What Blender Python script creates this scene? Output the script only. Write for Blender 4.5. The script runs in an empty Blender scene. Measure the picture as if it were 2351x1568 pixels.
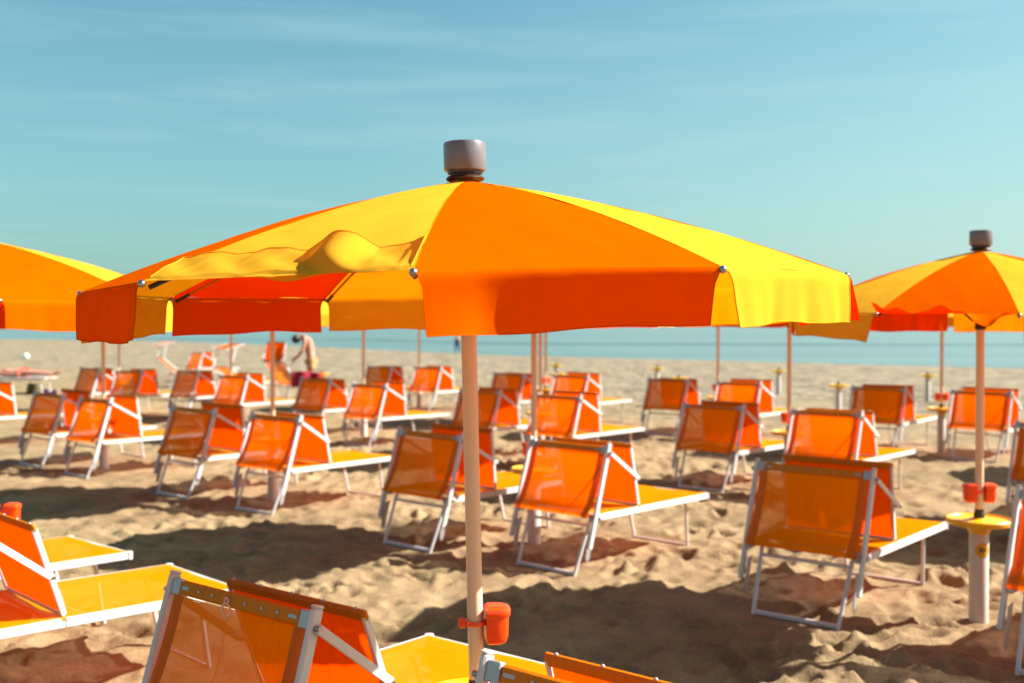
import bpy, math, random
import numpy as np
from mathutils import Vector, Matrix, Euler
R = math.radians
scene = bpy.context.scene
col = scene.collection

# ------------------------------------------------------------------ camera
CAM_H = 1.80
FPX, WPX = 2485.0, 2351.0
cam_data = bpy.data.cameras.new('camera')
cam = bpy.data.objects.new('camera', cam_data)
col.objects.link(cam)
cam.location = (0, 0, CAM_H)
cam.rotation_euler = (R(90) - math.atan(37.8 / FPX), 0, 0)
cam_data.sensor_width = 36
cam_data.lens = FPX / WPX * 36
cam_data.clip_start = 0.05
cam_data.clip_end = 20000
cam_data.dof.use_dof = True
cam_data.dof.focus_distance = 2.9
cam_data.dof.aperture_fstop = 3.0
scene.camera = cam

# ------------------------------------------------------------------ sky and sun
SUN_EL, SUN_AZ = 38.0, 6.0          # azimuth measured from +X towards +Y
world = bpy.data.worlds.new('World')
scene.world = world
world.use_nodes = True
nt = world.node_tree
nt.nodes.clear()
def wn(t, **k):
    n = nt.nodes.new(t)
    for a, b in k.items(): setattr(n, a, b)
    return n
w_out = wn('ShaderNodeOutputWorld')
bg = wn('ShaderNodeBackground'); bg.inputs['Strength'].default_value = 0.053
sky = wn('ShaderNodeTexSky', sky_type='NISHITA')
sky.sun_disc = False
sky.sun_elevation = R(SUN_EL)
sky.sun_rotation = R(90 - SUN_AZ)
sky.air_density = 1.0; sky.dust_density = 2.2; sky.ozone_density = 1.0
tint = wn('ShaderNodeMix', data_type='RGBA', blend_type='MULTIPLY')
tint.inputs['Factor'].default_value = 1.0
tint.inputs['B'].default_value = (0.37, 0.85, 0.84, 1)
tc = wn('ShaderNodeTexCoord')
mp = wn('ShaderNodeMapping'); mp.inputs['Scale'].default_value = (1.3, 1.3, 15.0)
mp.inputs['Rotation'].default_value = (0, R(-3), 0)
cn = wn('ShaderNodeTexNoise'); cn.inputs['Scale'].default_value = 2.2
cn.inputs['Detail'].default_value = 7; cn.inputs['Roughness'].default_value = 0.55
cn.inputs['Distortion'].default_value = 0.5
cr = wn('ShaderNodeValToRGB')
cr.color_ramp.elements[0].position = 0.46; cr.color_ramp.elements[0].color = (0, 0, 0, 1)
cr.color_ramp.elements[1].position = 0.74; cr.color_ramp.elements[1].color = (0.36, 0.36, 0.36, 1)
cm = wn('ShaderNodeMix', data_type='RGBA', blend_type='MIX')
cm.inputs['B'].default_value = (2.6, 4.3, 4.6, 1)
L = nt.links.new
L(tc.outputs['Generated'], mp.inputs['Vector']); L(mp.outputs['Vector'], cn.inputs['Vector'])
L(cn.outputs['Fac'], cr.inputs['Fac']); L(cr.outputs['Color'], cm.inputs['Factor'])
L(sky.outputs['Color'], tint.inputs['A']); L(tint.outputs['Result'], cm.inputs['A'])
# milky air low in the sky on the sunny side
sx_ = wn('ShaderNodeSeparateXYZ'); L(tc.outputs['Generated'], sx_.inputs[0])
mz = wn('ShaderNodeMapRange'); mz.inputs['From Min'].default_value = 0.42; mz.inputs['From Max'].default_value = 0.0
mxx = wn('ShaderNodeMapRange'); mxx.inputs['From Min'].default_value = -0.15; mxx.inputs['From Max'].default_value = 0.55; mxx.inputs['To Min'].default_value = 0.34; mxx.inputs['To Max'].default_value = 0.85
mm = wn('ShaderNodeMath', operation='MULTIPLY'); L(sx_.outputs['Z'], mz.inputs['Value']); L(sx_.outputs['X'], mxx.inputs['Value'])
L(mz.outputs[0], mm.inputs[0]); L(mxx.outputs[0], mm.inputs[1])
hz = wn('ShaderNodeMix', data_type='RGBA'); hz.inputs['B'].default_value = (3.9, 4.9, 4.6, 1)
L(mm.outputs[0], hz.inputs['Factor']); L(cm.outputs['Result'], hz.inputs['A'])
L(hz.outputs['Result'], bg.inputs['Color']); L(bg.outputs['Background'], w_out.inputs['Surface'])

sd = bpy.data.lights.new('sun', 'SUN')
sun = bpy.data.objects.new('sun', sd); col.objects.link(sun)
sd.energy = 5.0; sd.angle = R(0.5); sd.color = (1.0, 0.95, 0.87)
sdir = Vector((math.cos(R(SUN_EL)) * math.cos(R(SUN_AZ)), math.cos(R(SUN_EL)) * math.sin(R(SUN_AZ)), math.sin(R(SUN_EL))))
sun.rotation_euler = sdir.to_track_quat('Z', 'Y').to_euler()
scene.view_settings.view_transform = 'Standard'
scene.view_settings.look = 'None'
scene.view_settings.exposure = 1.72
scene.view_settings.gamma = 1
scene.render.engine = 'CYCLES'
scene.cycles.max_bounces = 10
scene.cycles.diffuse_bounces = 3
scene.cycles.transmission_bounces = 6
scene.cycles.transparent_max_bounces = 24

# ------------------------------------------------------------------ materials
KB = 0.93   # albedo balance for the chosen exposure
def mat(name):
    m = bpy.data.materials.new(name); m.use_nodes = True
    t = m.node_tree; t.nodes.clear()
    o = t.nodes.new('ShaderNodeOutputMaterial')
    return m, t, o
def node(t, typ, **k):
    n = t.nodes.new(typ)
    for a, b in k.items(): setattr(n, a, b)
    return n
def solid(name, color, rough=0.5, metal=0.0, spec=0.5, var=0.0, scale=20, bump=0.0, coat=0.0, stretch=None, grime=0.0, gcol=(0.25, 0.2, 0.15, 1)):
    color = tuple(x * KB for x in color); gcol = (*[x * KB for x in gcol[:3]], 1)
    m, t, o = mat(name)
    b = node(t, 'ShaderNodeBsdfPrincipled')
    b.inputs['Roughness'].default_value = rough; b.inputs['Metallic'].default_value = metal
    b.inputs['Specular IOR Level'].default_value = spec; b.inputs['Coat Weight'].default_value = coat
    b.inputs['Base Color'].default_value = (*color, 1)
    t.links.new(b.outputs[0], o.inputs[0])
    if var or bump or grime:
        c = node(t, 'ShaderNodeTexCoord'); mpn = node(t, 'ShaderNodeMapping')
        if stretch: mpn.inputs['Scale'].default_value = stretch
        n = node(t, 'ShaderNodeTexNoise'); n.inputs['Scale'].default_value = scale; n.inputs['Detail'].default_value = 6
        t.links.new(c.outputs['Object'], mpn.inputs[0]); t.links.new(mpn.outputs[0], n.inputs['Vector'])
        mx = node(t, 'ShaderNodeMix', data_type='RGBA')
        mx.inputs['A'].default_value = (*[x * (1 - var) for x in color], 1)
        mx.inputs['B'].default_value = (*[min(1, x * (1 + var)) for x in color], 1)
        t.links.new(n.outputs['Fac'], mx.inputs['Factor'])
        last = mx.outputs['Result']
        if grime:
            n2 = node(t, 'ShaderNodeTexNoise'); n2.inputs['Scale'].default_value = scale * 0.37; n2.inputs['Detail'].default_value = 8
            n2.inputs['Roughness'].default_value = 0.7
            t.links.new(mpn.outputs[0], n2.inputs['Vector'])
            r2 = node(t, 'ShaderNodeValToRGB'); r2.color_ramp.elements[0].position = 0.52; r2.color_ramp.elements[1].position = 0.75
            r2.color_ramp.elements[1].color = (grime, grime, grime, 1)
            t.links.new(n2.outputs['Fac'], r2.inputs[0])
            g = node(t, 'ShaderNodeMix', data_type='RGBA'); g.inputs['B'].default_value = gcol
            t.links.new(r2.outputs[0], g.inputs['Factor']); t.links.new(last, g.inputs['A'])
            last = g.outputs['Result']
        t.links.new(last, b.inputs['Base Color'])
        if bump:
            bp = node(t, 'ShaderNodeBump'); bp.inputs['Strength'].default_value = bump; bp.inputs['Distance'].default_value = 0.003
            t.links.new(n.outputs['Fac'], bp.inputs['Height']); t.links.new(bp.outputs[0], b.inputs['Normal'])
    return m

def cloth(name, refl, trans, tw=0.5, holes=0.0, cell=0.005, bump=0.25, streak=0.0, gloss=0.03):
    refl = tuple(x * KB for x in refl); trans = tuple(x * KB for x in trans)
    """woven cloth: diffuse reflection plus diffuse transmission; UVs are in metres"""
    m, t, o = mat(name)
    uv = node(t, 'ShaderNodeUVMap')
    n = node(t, 'ShaderNodeTexNoise'); n.inputs['Scale'].default_value = 9; n.inputs['Detail'].default_value = 5
    mpn = node(t, 'ShaderNodeMapping')
    mpn.inputs['Scale'].default_value = (6, 1, 1) if streak else (1, 1, 1)
    t.links.new(uv.outputs[0], mpn.inputs[0]); t.links.new(mpn.outputs[0], n.inputs['Vector'])
    def varied(c, v):
        mx = node(t, 'ShaderNodeMix', data_type='RGBA')
        mx.inputs['A'].default_value = (*[x * (1 - v) for x in c], 1)
        mx.inputs['B'].default_value = (*[min(1, x * (1 + v)) for x in c], 1)
        t.links.new(n.outputs['Fac'], mx.inputs['Factor']); return mx.outputs['Result']
    oi = node(t, 'ShaderNodeObjectInfo'); orr = node(t, 'ShaderNodeMapRange'); orr.inputs['To Min'].default_value = 0.88; orr.inputs['To Max'].default_value = 1.08
    t.links.new(oi.outputs['Random'], orr.inputs['Value'])
    def faded(sock):
        q = node(t, 'ShaderNodeVectorMath', operation='SCALE'); t.links.new(sock, q.inputs[0]); t.links.new(orr.outputs[0], q.inputs['Scale']); return q.outputs[0]
    d = node(t, 'ShaderNodeBsdfDiffuse'); tr = node(t, 'ShaderNodeBsdfTranslucent')
    t.links.new(faded(varied(refl, 0.10 + streak)), d.inputs['Color']); t.links.new(faded(varied(trans, 0.16 + streak)), tr.inputs['Color'])
    mx = node(t, 'ShaderNodeMixShader'); mx.inputs[0].default_value = tw
    t.links.new(d.outputs[0], mx.inputs[1]); t.links.new(tr.outputs[0], mx.inputs[2])
    # fine weave
    w = node(t, 'ShaderNodeTexNoise'); w.inputs['Scale'].default_value = 420; w.inputs['Detail'].default_value = 2
    t.links.new(uv.outputs[0], w.inputs['Vector'])
    ad = node(t, 'ShaderNodeMath', operation='MULTIPLY_ADD'); ad.inputs[1].default_value = 0.25
    t.links.new(w.outputs['Fac'], ad.inputs[0])
    n3 = node(t, 'ShaderNodeTexNoise'); n3.inputs['Scale'].default_value = 14; n3.inputs['Detail'].default_value = 4
    t.links.new(uv.outputs[0], n3.inputs['Vector']); t.links.new(n3.outputs['Fac'], ad.inputs[2])
    bp = node(t, 'ShaderNodeBump'); bp.inputs['Strength'].default_value = bump; bp.inputs['Distance'].default_value = 0.004
    t.links.new(ad.outputs[0], bp.inputs['Height'])
    t.links.new(bp.outputs[0], d.inputs['Normal']); t.links.new(bp.outputs[0], tr.inputs['Normal'])
    last = mx.outputs[0]
    if gloss:
        gl = node(t, 'ShaderNodeBsdfGlossy'); gl.inputs['Roughness'].default_value = 0.5
        t.links.new(bp.outputs[0], gl.inputs['Normal'])
        gm = node(t, 'ShaderNodeMixShader'); gm.inputs[0].default_value = gloss
        t.links.new(last, gm.inputs[1]); t.links.new(gl.outputs[0], gm.inputs[2]); last = gm.outputs[0]
    if holes:
        sx = node(t, 'ShaderNodeSeparateXYZ'); t.links.new(uv.outputs[0], sx.inputs[0])
        fs = []
        for k in ('X', 'Y'):
            a = node(t, 'ShaderNodeMath', operation='DIVIDE'); a.inputs[1].default_value = cell
            f = node(t, 'ShaderNodeMath', operation='FRACT'); l = node(t, 'ShaderNodeMath', operation='LESS_THAN'); l.inputs[1].default_value = holes
            t.links.new(sx.outputs[k], a.inputs[0]); t.links.new(a.outputs[0], f.inputs[0]); t.links.new(f.outputs[0], l.inputs[0]); fs.append(l)
        mu = node(t, 'ShaderNodeMath', operation='MULTIPLY')
        t.links.new(fs[0].outputs[0], mu.inputs[0]); t.links.new(fs[1].outputs[0], mu.inputs[1])
        tp = node(t, 'ShaderNodeBsdfTransparent')
        hm = node(t, 'ShaderNodeMixShader')
        t.links.new(mu.outputs[0], hm.inputs[0]); t.links.new(last, hm.inputs[1]); t.links.new(tp.outputs[0], hm.inputs[2]); last = hm.outputs[0]
    t.links.new(last, o.inputs[0])
    return m

M = {}
M['orange'] = cloth('orange_canvas', (0.80, 0.130, 0.0), (0.86, 0.006, 0.0), 0.42, gloss=0)
M['yellow'] = cloth('yellow_canvas', (0.84, 0.455, 0.030), (0.86, 0.23, 0.0), 0.40, gloss=0)
M['mesh'] = cloth('orange_mesh', (0.84, 0.345, 0.0), (0.92, 0.130, 0.0), 0.50, holes=0.34, cell=0.0052, streak=0.06, gloss=0)
M['shade'] = cloth('orange_shade_cloth', (0.80, 0.20, 0.0), (0.82, 0.050, 0.0), 0.52, streak=0.08, gloss=0)
M['hem'] = cloth('orange_hem', (0.58, 0.18, 0.004), (0.5, 0.03, 0.0), 0.10, bump=0.5, streak=0.1, gloss=0.02)
M['edge'] = cloth('orange_double_hem', (0.66, 0.18, 0.0), (0.66, 0.04, 0.0), 0.36, streak=0.1, gloss=0.02)
M['alu'] = solid('painted_aluminium', (0.57, 0.55, 0.54), 0.38, 0.0, 0.5, var=0.06, scale=12, grime=0.3, gcol=(0.30, 0.24, 0.19, 1))
M['rawalu'] = solid('bare_aluminium', (0.40, 0.38, 0.39), 0.38, 0.5)
M['steel'] = solid('bolt_steel', (0.35, 0.34, 0.33), 0.3, 1.0)
M['rubber'] = solid('black_rubber', (0.02, 0.017, 0.015), 0.5)
M['brown'] = solid('dark_collar', (0.05, 0.017, 0.008), 0.35)
M['cap'] = solid('grey_plastic_cap', (0.15, 0.125, 0.135), 0.3, 0, 0.5, var=0.03, scale=30, coat=0.2)
M['pole'] = solid('cream_pole', (0.62, 0.49, 0.34), 0.28, 0, 0.5, var=0.05, scale=8, coat=0.2, stretch=(1, 1, 0.2), grime=0.15)
M['tube'] = solid('white_base_tube', (0.52, 0.45, 0.40), 0.5, var=0.05, scale=9, grime=0.3)
M['ytable'] = solid('yellow_plastic', (0.70, 0.37, 0.003), 0.35, var=0.06, scale=12, coat=0.1, grime=0.15, gcol=(0.42, 0.2, 0.015, 1))
M['red'] = solid('red_orange_plastic', (0.72, 0.055, 0.001), 0.34, 0, 0.5, coat=0.15, var=0.05)
M['sticker'] = solid('yellow_sticker', (0.62, 0.28, 0.0), 0.5, var=0.1, scale=60)
M['ink'] = solid('black_ink', (0.02, 0.015, 0.05), 0.6)
M['seam'] = cloth('seam_thread', (0.7, 0.30, 0.0), (0.8, 0.1, 0), 0.4, gloss=0)
M['cord'] = solid('pale_cord', (0.75, 0.42, 0.25), 0.7)
M['ring'] = solid('pink_ring', (0.85, 0.45, 0.35), 0.5)
M['skin'] = solid('skin', (0.44, 0.20, 0.125), 0.55, var=0.08, scale=8)
M['hair'] = solid('dark_hair', (0.015, 0.01, 0.01), 0.6)
M['navy'] = solid('navy_cloth', (0.02, 0.03, 0.09), 0.8)
M['floral'] = solid('tan_patterned_cloth', (0.45, 0.25, 0.09), 0.8, var=0.7, scale=14)
M['redcloth'] = solid('crimson_towel', (0.30, 0.003, 0.025), 0.9, var=0.2, scale=30, bump=0.5)
M['coral'] = solid('coral_swimwear', (0.75, 0.12, 0.09), 0.8)
M['greytowel'] = solid('grey_towel', (0.28, 0.25, 0.28), 0.9, var=0.3, scale=25)
M['white'] = solid('white_cloth', (0.55, 0.53, 0.55), 0.85, var=0.04)
M['olive'] = solid('olive_bag', (0.06, 0.045, 0.01), 0.8, var=0.2)
M['purple'] = solid('lilac_cloth', (0.35, 0.14, 0.40), 0.85, var=0.3, scale=30)
M['print'] = solid('faded_print', (0.55, 0.10, 0.004), 0.8)
M['paleplastic'] = solid('pale_green_plastic', (0.62, 0.78, 0.62), 0.5)

# ------------------------------------------------------------------ mesh helpers
class MB:
    def __init__(s): s.v = []; s.f = []; s.uv = None
    def add(s, vs, fs):
        k = len(s.v); s.v += [tuple(p) for p in vs]; s.f += [tuple(i + k for i in f) for f in fs]; return s
    def box(s, c, size, rot=None, bev=0.0):
        """box with chamfered long edges"""
        a, b, h = [x / 2 for x in size]
        if bev <= 0:
            pts = [(-a, -b), (a, -b), (a, b), (-a, b)]
        else:
            e = bev; pts = [(-a + e, -b), (a - e, -b), (a, -b + e), (a, b - e), (a - e, b), (-a + e, b), (-a, b - e), (-a, -b + e)]
        rings = [(-h, 1.0), (h, 1.0)] if bev <= 0 else [(-h, None), (-h + bev, 1.0), (h - bev, 1.0), (h, None)]
        vs = []
        for z, k in rings:
            for x, y in pts:
                if k is None: x *= (a - bev) / a; y *= (b - bev) / b
                p = Vector((x, y, z))
                if rot is not None: p = rot @ p
                vs.append(p + Vector(c))
        n = len(pts); fs = []
        for r in range(len(rings) - 1):
            for i in range(n): fs.append((r * n + i, r * n + (i + 1) % n, (r + 1) * n + (i + 1) % n, (r + 1) * n + i))
        fs.append(tuple(reversed(range(n)))); fs.append(tuple((len(rings) - 1) * n + i for i in range(n)))
        return s.add(vs, fs)
    def bar(s, p, q, w, d, up=(0, 1, 0), bev=0.004):
        """rectangular bar p->q, w across, d along 'up'"""
        p, q = Vector(p), Vector(q); z = (q - p).normalized(); u = Vector(up); x = u.cross(z)
        if x.length < 1e-4: x = Vector((1, 0, 0)).cross(z)
        x.normalize(); y = z.cross(x)
        return s.box((p + q) / 2, (w, d, (q - p).length), Matrix((x, y, z)).transposed(), bev)
    def tube(s, pts, r, n=12, closed=False, caps=True):
        pts = [Vector(p) for p in pts]; m = len(pts)
        rs = r if isinstance(r, (list, tuple)) else [r] * m
        vs = []; prev = None
        for i, p in enumerate(pts):
            if closed: tn = pts[(i + 1) % m] - pts[i - 1]
            else: tn = pts[min(i + 1, m - 1)] - pts[max(i - 1, 0)]
            tn.normalize()
            if prev is None:
                a = Vector((0, 0, 1)) if abs(tn.z) < .9 else Vector((1, 0, 0)); prev = (a - tn * a.dot(tn)).normalized()
            else: prev = (prev - tn * prev.dot(tn)).normalized()
            b = tn.cross(prev)
            for k in range(n):
                a = 2 * math.pi * k / n; vs.append(p + (prev * math.cos(a) + b * math.sin(a)) * rs[i])
        fs = []
        for i in range(m if closed else m - 1):
            j = (i + 1) % m
            for k in range(n): fs.append((i * n + k, i * n + (k + 1) % n, j * n + (k + 1) % n, j * n + k))
        if caps and not closed: fs.append(tuple(reversed(range(n)))); fs.append(tuple((m - 1) * n + k for k in range(n)))
        return s.add(vs, fs)
    def lathe(s, prof, n=32, c=(0, 0, 0)):
        vs = []; m = len(prof)
        for r, z in prof:
            for k in range(n):
                a = 2 * math.pi * k / n; vs.append((c[0] + r * math.cos(a), c[1] + r * math.sin(a), c[2] + z))
        fs = []
        for i in range(m - 1):
            for k in range(n): fs.append((i * n + k, i * n + (k + 1) % n, (i + 1) * n + (k + 1) % n, (i + 1) * n + k))
        fs.append(tuple(reversed(range(n)))); fs.append(tuple((m - 1) * n + k for k in range(n)))
        return s.add(vs, fs)
    def ball(s, c, r, n=10, sc=(1, 1, 1)):
        vs = []; m = n // 2 + 1
        for i in range(1, m):
            th = math.pi * i / m
            for k in range(n):
                a = 2 * math.pi * k / n
                vs.append((c[0] + r * sc[0] * math.sin(th) * math.cos(a), c[1] + r * sc[1] * math.sin(th) * math.sin(a), c[2] + r * sc[2] * math.cos(th)))
        top = len(vs); vs += [(c[0], c[1], c[2] + r * sc[2]), (c[0], c[1], c[2] - r * sc[2])]
        fs = []
        for i in range(m - 2):
            for k in range(n): fs.append((i * n + k, (i + 1) * n + k, (i + 1) * n + (k + 1) % n, i * n + (k + 1) % n))
        for k in range(n): fs.append((top, k, (k + 1) % n)); fs.append((top + 1, (m - 2) * n + (k + 1) % n, (m - 2) * n + k))
        return s.add(vs, fs)
    def grid(s, fn, nu, nv, uvf=None):
        """sheet fn(u,v)->(x,y,z); uvf(u,v) in metres"""
        base = len(s.v); uvs = []
        for j in range(nv + 1):
            for i in range(nu + 1):
                u, v = i / nu, j / nv; s.v.append(tuple(fn(u, v))); uvs.append(uvf(u, v) if uvf else (u, v))
        w = nu + 1
        if s.uv is None: s.uv = []
        for j in range(nv):
            for i in range(nu):
                q = (j * w + i, j * w + i + 1, (j + 1) * w + i + 1, (j + 1) * w + i)
                s.f.append(tuple(base + k for k in q)); s.uv += [uvs[k] for k in q]
        return s
    def build(s, name, m, parent=None, smooth=True, angle=40):
        me = bpy.data.meshes.new(name); me.from_pydata(s.v, [], s.f); me.update()
        if s.uv is not None and len(s.uv) == len(me.loops):
            l = me.uv_layers.new(name='UVMap'); l.data.foreach_set('uv', [c for p in s.uv for c in p])
        elif s.uv is None or True:
            l = me.uv_layers.new(name='UVMap')
            buf = []
            for lp in me.loops:
                c = me.vertices[lp.vertex_index].co; buf += [c.x + c.y * 0.3, c.z + c.y * 0.7]
            l.data.foreach_set('uv', buf)
        me.materials.append(m)
        if smooth:
            me.polygons.foreach_set('use_smooth', [True] * len(me.polygons))
            try: me.set_sharp_from_angle(angle=R(angle))
            except Exception: pass
        o = bpy.data.objects.new(name, me); col.objects.link(o)
        if parent is not None: o.parent = parent
        return o

def tag(o, label=None, cat=None, group=None, kind=None):
    if label: o['label'] = label
    if cat: o['category'] = cat
    if group: o['group'] = group
    if kind: o['kind'] = kind
    return o
def empty(name, loc=(0, 0, 0), rz=0.0):
    o = bpy.data.objects.new(name, None); col.objects.link(o); o.location = loc; o.rotation_euler = (0, 0, rz)
    o.empty_display_size = 0.2
    return o
def kids(o): return [c for c in bpy.data.objects if c.parent == o]
def copy_tree(o, parent=None):
    c = o.copy(); col.objects.link(c)
    if parent is not None: c.parent = parent
    for ch in kids(o): copy_tree(ch, c)
    return c

# ------------------------------------------------------------------ noise
def gnoise(x, y, lam, seed):
    x = np.asarray(x) / lam + seed * 17.31; y = np.asarray(y) / lam - seed * 9.77
    xi = np.floor(x).astype(np.int64); yi = np.floor(y).astype(np.int64); xf = x - xi; yf = y - yi
    def g(i, j, dx, dy):
        h = (i * 374761393 + j * 668265263 + seed * 1442695041) & 0xffffffff
        h = ((h ^ (h >> 13)) * 1274126177) & 0xffffffff; h = h ^ (h >> 16)
        a = (h % 4096) / 4096.0 * 2 * np.pi
        return np.cos(a) * dx + np.sin(a) * dy
    u = xf * xf * xf * (xf * (xf * 6 - 15) + 10); v = yf * yf * yf * (yf * (yf * 6 - 15) + 10)
    a = g(xi, yi, xf, yf); b = g(xi + 1, yi, xf - 1, yf); c = g(xi, yi + 1, xf, yf - 1); d = g(xi + 1, yi + 1, xf - 1, yf - 1)
    return (a + (b - a) * u) + ((c + (d - c) * u) - (a + (b - a) * u)) * v

# ------------------------------------------------------------------ sand
SH = [(-900, 700), (-260, 215), (-128, 181), (-69, 147), (-40.5, 128), (-16.6, 94), (-1.6, 69.4), (7.3, 62), (15, 54.5), (22.4, 48), (60, 22), (150, -60), (900, -800)]
WATER_Z = -0.12
def shore_y(x): return np.interp(x, [p[0] for p in SH], [p[1] for p in SH])
rng = np.random.default_rng(11)
def axis(lo_f, hi_f, step, lo, hi, k):
    a = list(np.arange(lo_f, hi_f, step)); s = step; x = a[-1]
    while x < hi: s *= 1 + k; x += s; a.append(x)
    s = step; x = a[0]; b = []
    while x > lo: s *= 1 + k; x -= s; b.append(x)
    return np.array(b[::-1] + a)
gx = axis(-2.6, 3.2, 0.024, -900, 900, 0.022)
gy = axis(3.9, 9.0, 0.024, -60, 760, 0.0135)
GX, GY = np.meshgrid(gx, gy)
def base_h(x, y):
    wx = x + 0.12 * gnoise(x, y, 0.6, 7); wy = y + 0.12 * gnoise(x, y, 0.6, 8)
    h = 0.040 * gnoise(wx, wy, 0.95, 1)
    h = h + 0.046 * (0.22 - np.abs(gnoise(wx, wy, 0.50, 2)))
    h = h + 0.038 * gnoise(wx, wy, 0.27, 3)
    h = h + 0.020 * gnoise(x, y, 0.135, 4) + 0.0095 * gnoise(x, y, 0.062, 5)
    return h
GZ = base_h(GX, GY)
# footprints
for k in range(2600):
    px = rng.uniform(-7, 7); py = rng.uniform(3.0, 17.0)
    if abs(px) > 0.55 * py + 1: continue
    a = rng.uniform(0, math.pi); ln = rng.uniform(.10, .16); wd = rng.uniform(.045, .075); dp = rng.uniform(.016, .042)
    rr = .34
    i0, i1 = np.searchsorted(gx, [px - rr, px + rr]); j0, j1 = np.searchsorted(gy, [py - rr, py + rr])
    if i1 - i0 < 2 or j1 - j0 < 2: continue
    X = GX[j0:j1, i0:i1] - px; Y = GY[j0:j1, i0:i1] - py
    u = (X * math.cos(a) + Y * math.sin(a)) / ln; v = (-X * math.sin(a) + Y * math.cos(a)) / wd
    d = np.sqrt(u * u + v * v)
    GZ[j0:j1, i0:i1] += -dp * np.exp(-(d ** 3) * 0.9) + dp * 0.5 * np.exp(-((d - 1.5) / .38) ** 2)
LGP = [(1.89, 6.76, .70), (.43, 8.13, .76), (-.67, 8.92, .75), (-2.31, 10.59, .70), (-3.40, 11.55, .69), (-5.01, 13.05, .74), (-5.97, 13.98, .70), (-.43, 14.71, .76), (.59, 13.68, .77),
       (2.24, 12.01, .74), (3.25, 11.15, .75), (4.88, 9.6, .74), (2.99, 5.54, .80), (-.885, 3.55, .70), (-2.62, 5.06, .80), (-2.13, 16.22, .74), (2.58, 17.82, .72), (3.54, 16.8, .76), (5.23, 15.39, .70), (6.30, 14.52, .72)]
for lx, ly, la in LGP:   # the legs stand on trodden, nearly level sand
    for uu, rr in ((-.265, .13), (1.16, .13)):
        dx = GX - lx; dy = GY - ly
        u_ = dx * math.sin(la) + dy * math.cos(la) - uu; w_ = np.maximum(np.abs(dx * math.cos(la) - dy * math.sin(la)) - .27, 0)
        k_ = np.exp(-((np.hypot(u_, w_) / rr) ** 3)) * .92
        GZ = GZ * (1 - k_) + (-.004) * k_
for lx, ly in ((2.83, 6.54), (.18, 8.85), (-2.47, 11.16), (3.05, 11.9)):
    k_ = np.exp(-((np.hypot(GX - lx, GY - ly) / .16) ** 3)) * .8; GZ = GZ * (1 - k_)
far = np.clip((GY - 18) / 30, 0, 1)
GZ = GZ * (1 - 0.35 * far)
S = GY - shore_y(GX)
slope = np.clip((S + 9) / 9, 0, 1)
GZ = GZ * (1 - slope) + np.where(S > -9, WATER_Z * np.clip((S + 9) / 9, 0, None) ** 1.0, 0) - np.where(S > 0, S * 0.01, 0)
GZ = np.maximum(GZ, -3)
outer = (GY < 1) | (np.abs(GX) > 60)
GZ = np.where(outer & (S < -9), np.clip(GZ, -.02, .02), GZ)
def ground(x, y):
    i = int(np.clip(np.searchsorted(gx, x), 1, len(gx) - 1)); j = int(np.clip(np.searchsorted(gy, y), 1, len(gy) - 1))
    return float(GZ[j, i])
ny, nx = GX.shape
me = bpy.data.meshes.new('sand')
me.vertices.add(nx * ny)
me.vertices.foreach_set('co', np.stack([GX, GY, GZ], -1).astype(np.float32).ravel())
idx = np.arange(nx * ny).reshape(ny, nx)
q = np.stack([idx[:-1, :-1], idx[:-1, 1:], idx[1:, 1:], idx[1:, :-1]], -1).reshape(-1, 4)
me.loops.add(q.size); me.loops.foreach_set('vertex_index', q.ravel().astype(np.int32))
me.polygons.add(len(q)); me.polygons.foreach_set('loop_start', (np.arange(len(q)) * 4).astype(np.int32))
me.polygons.foreach_set('loop_total', np.full(len(q), 4, np.int32))
me.polygons.foreach_set('use_smooth', np.ones(len(q), bool))
me.update(calc_edges=True); me.validate()
sand = bpy.data.objects.new('sand', me); col.objects.link(sand)
tag(sand, 'pale trodden beach sand with footprints and umbrella shadows', None, None, 'structure')
m, t, o = mat('sand_material')
b = node(t, 'ShaderNodeBsdfPrincipled'); b.inputs['Roughness'].default_value = 0.95; b.inputs['Specular IOR Level'].default_value = 0.15
c = node(t, 'ShaderNodeTexCoord')
n1 = node(t, 'ShaderNodeTexNoise'); n1.inputs['Scale'].default_value = 1.3; n1.inputs['Detail'].default_value = 9; n1.inputs['Roughness'].default_value = 0.62
n2 = node(t, 'ShaderNodeTexNoise'); n2.inputs['Scale'].default_value = 42; n2.inputs['Detail'].default_value = 6; n2.inputs['Roughness'].default_value = 0.7
t.links.new(c.outputs['Object'], n1.inputs['Vector']); t.links.new(c.outputs['Object'], n2.inputs['Vector'])
r1 = node(t, 'ShaderNodeValToRGB'); r1.color_ramp.elements[0].position = 0.32; r1.color_ramp.elements[1].position = 0.7
r1.color_ramp.elements[0].color = (0.185, 0.124, 0.064, 1); r1.color_ramp.elements[1].color = (0.330, 0.238, 0.128, 1)
t.links.new(n1.outputs['Fac'], r1.inputs[0])
r2 = node(t, 'ShaderNodeValToRGB'); r2.color_ramp.elements[0].position = 0.3; r2.color_ramp.elements[1].position = 0.62
r2.color_ramp.elements[0].color = (0.62, 0.6, 0.58, 1); r2.color_ramp.elements[1].color = (1, 1, 1, 1)
t.links.new(n2.outputs['Fac'], r2.inputs[0])
mu = node(t, 'ShaderNodeMix', data_type='RGBA', blend_type='MULTIPLY'); mu.inputs['Factor'].default_value = 0.8
t.links.new(r1.outputs[0], mu.inputs['A']); t.links.new(r2.outputs[0], mu.inputs['B'])
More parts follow.
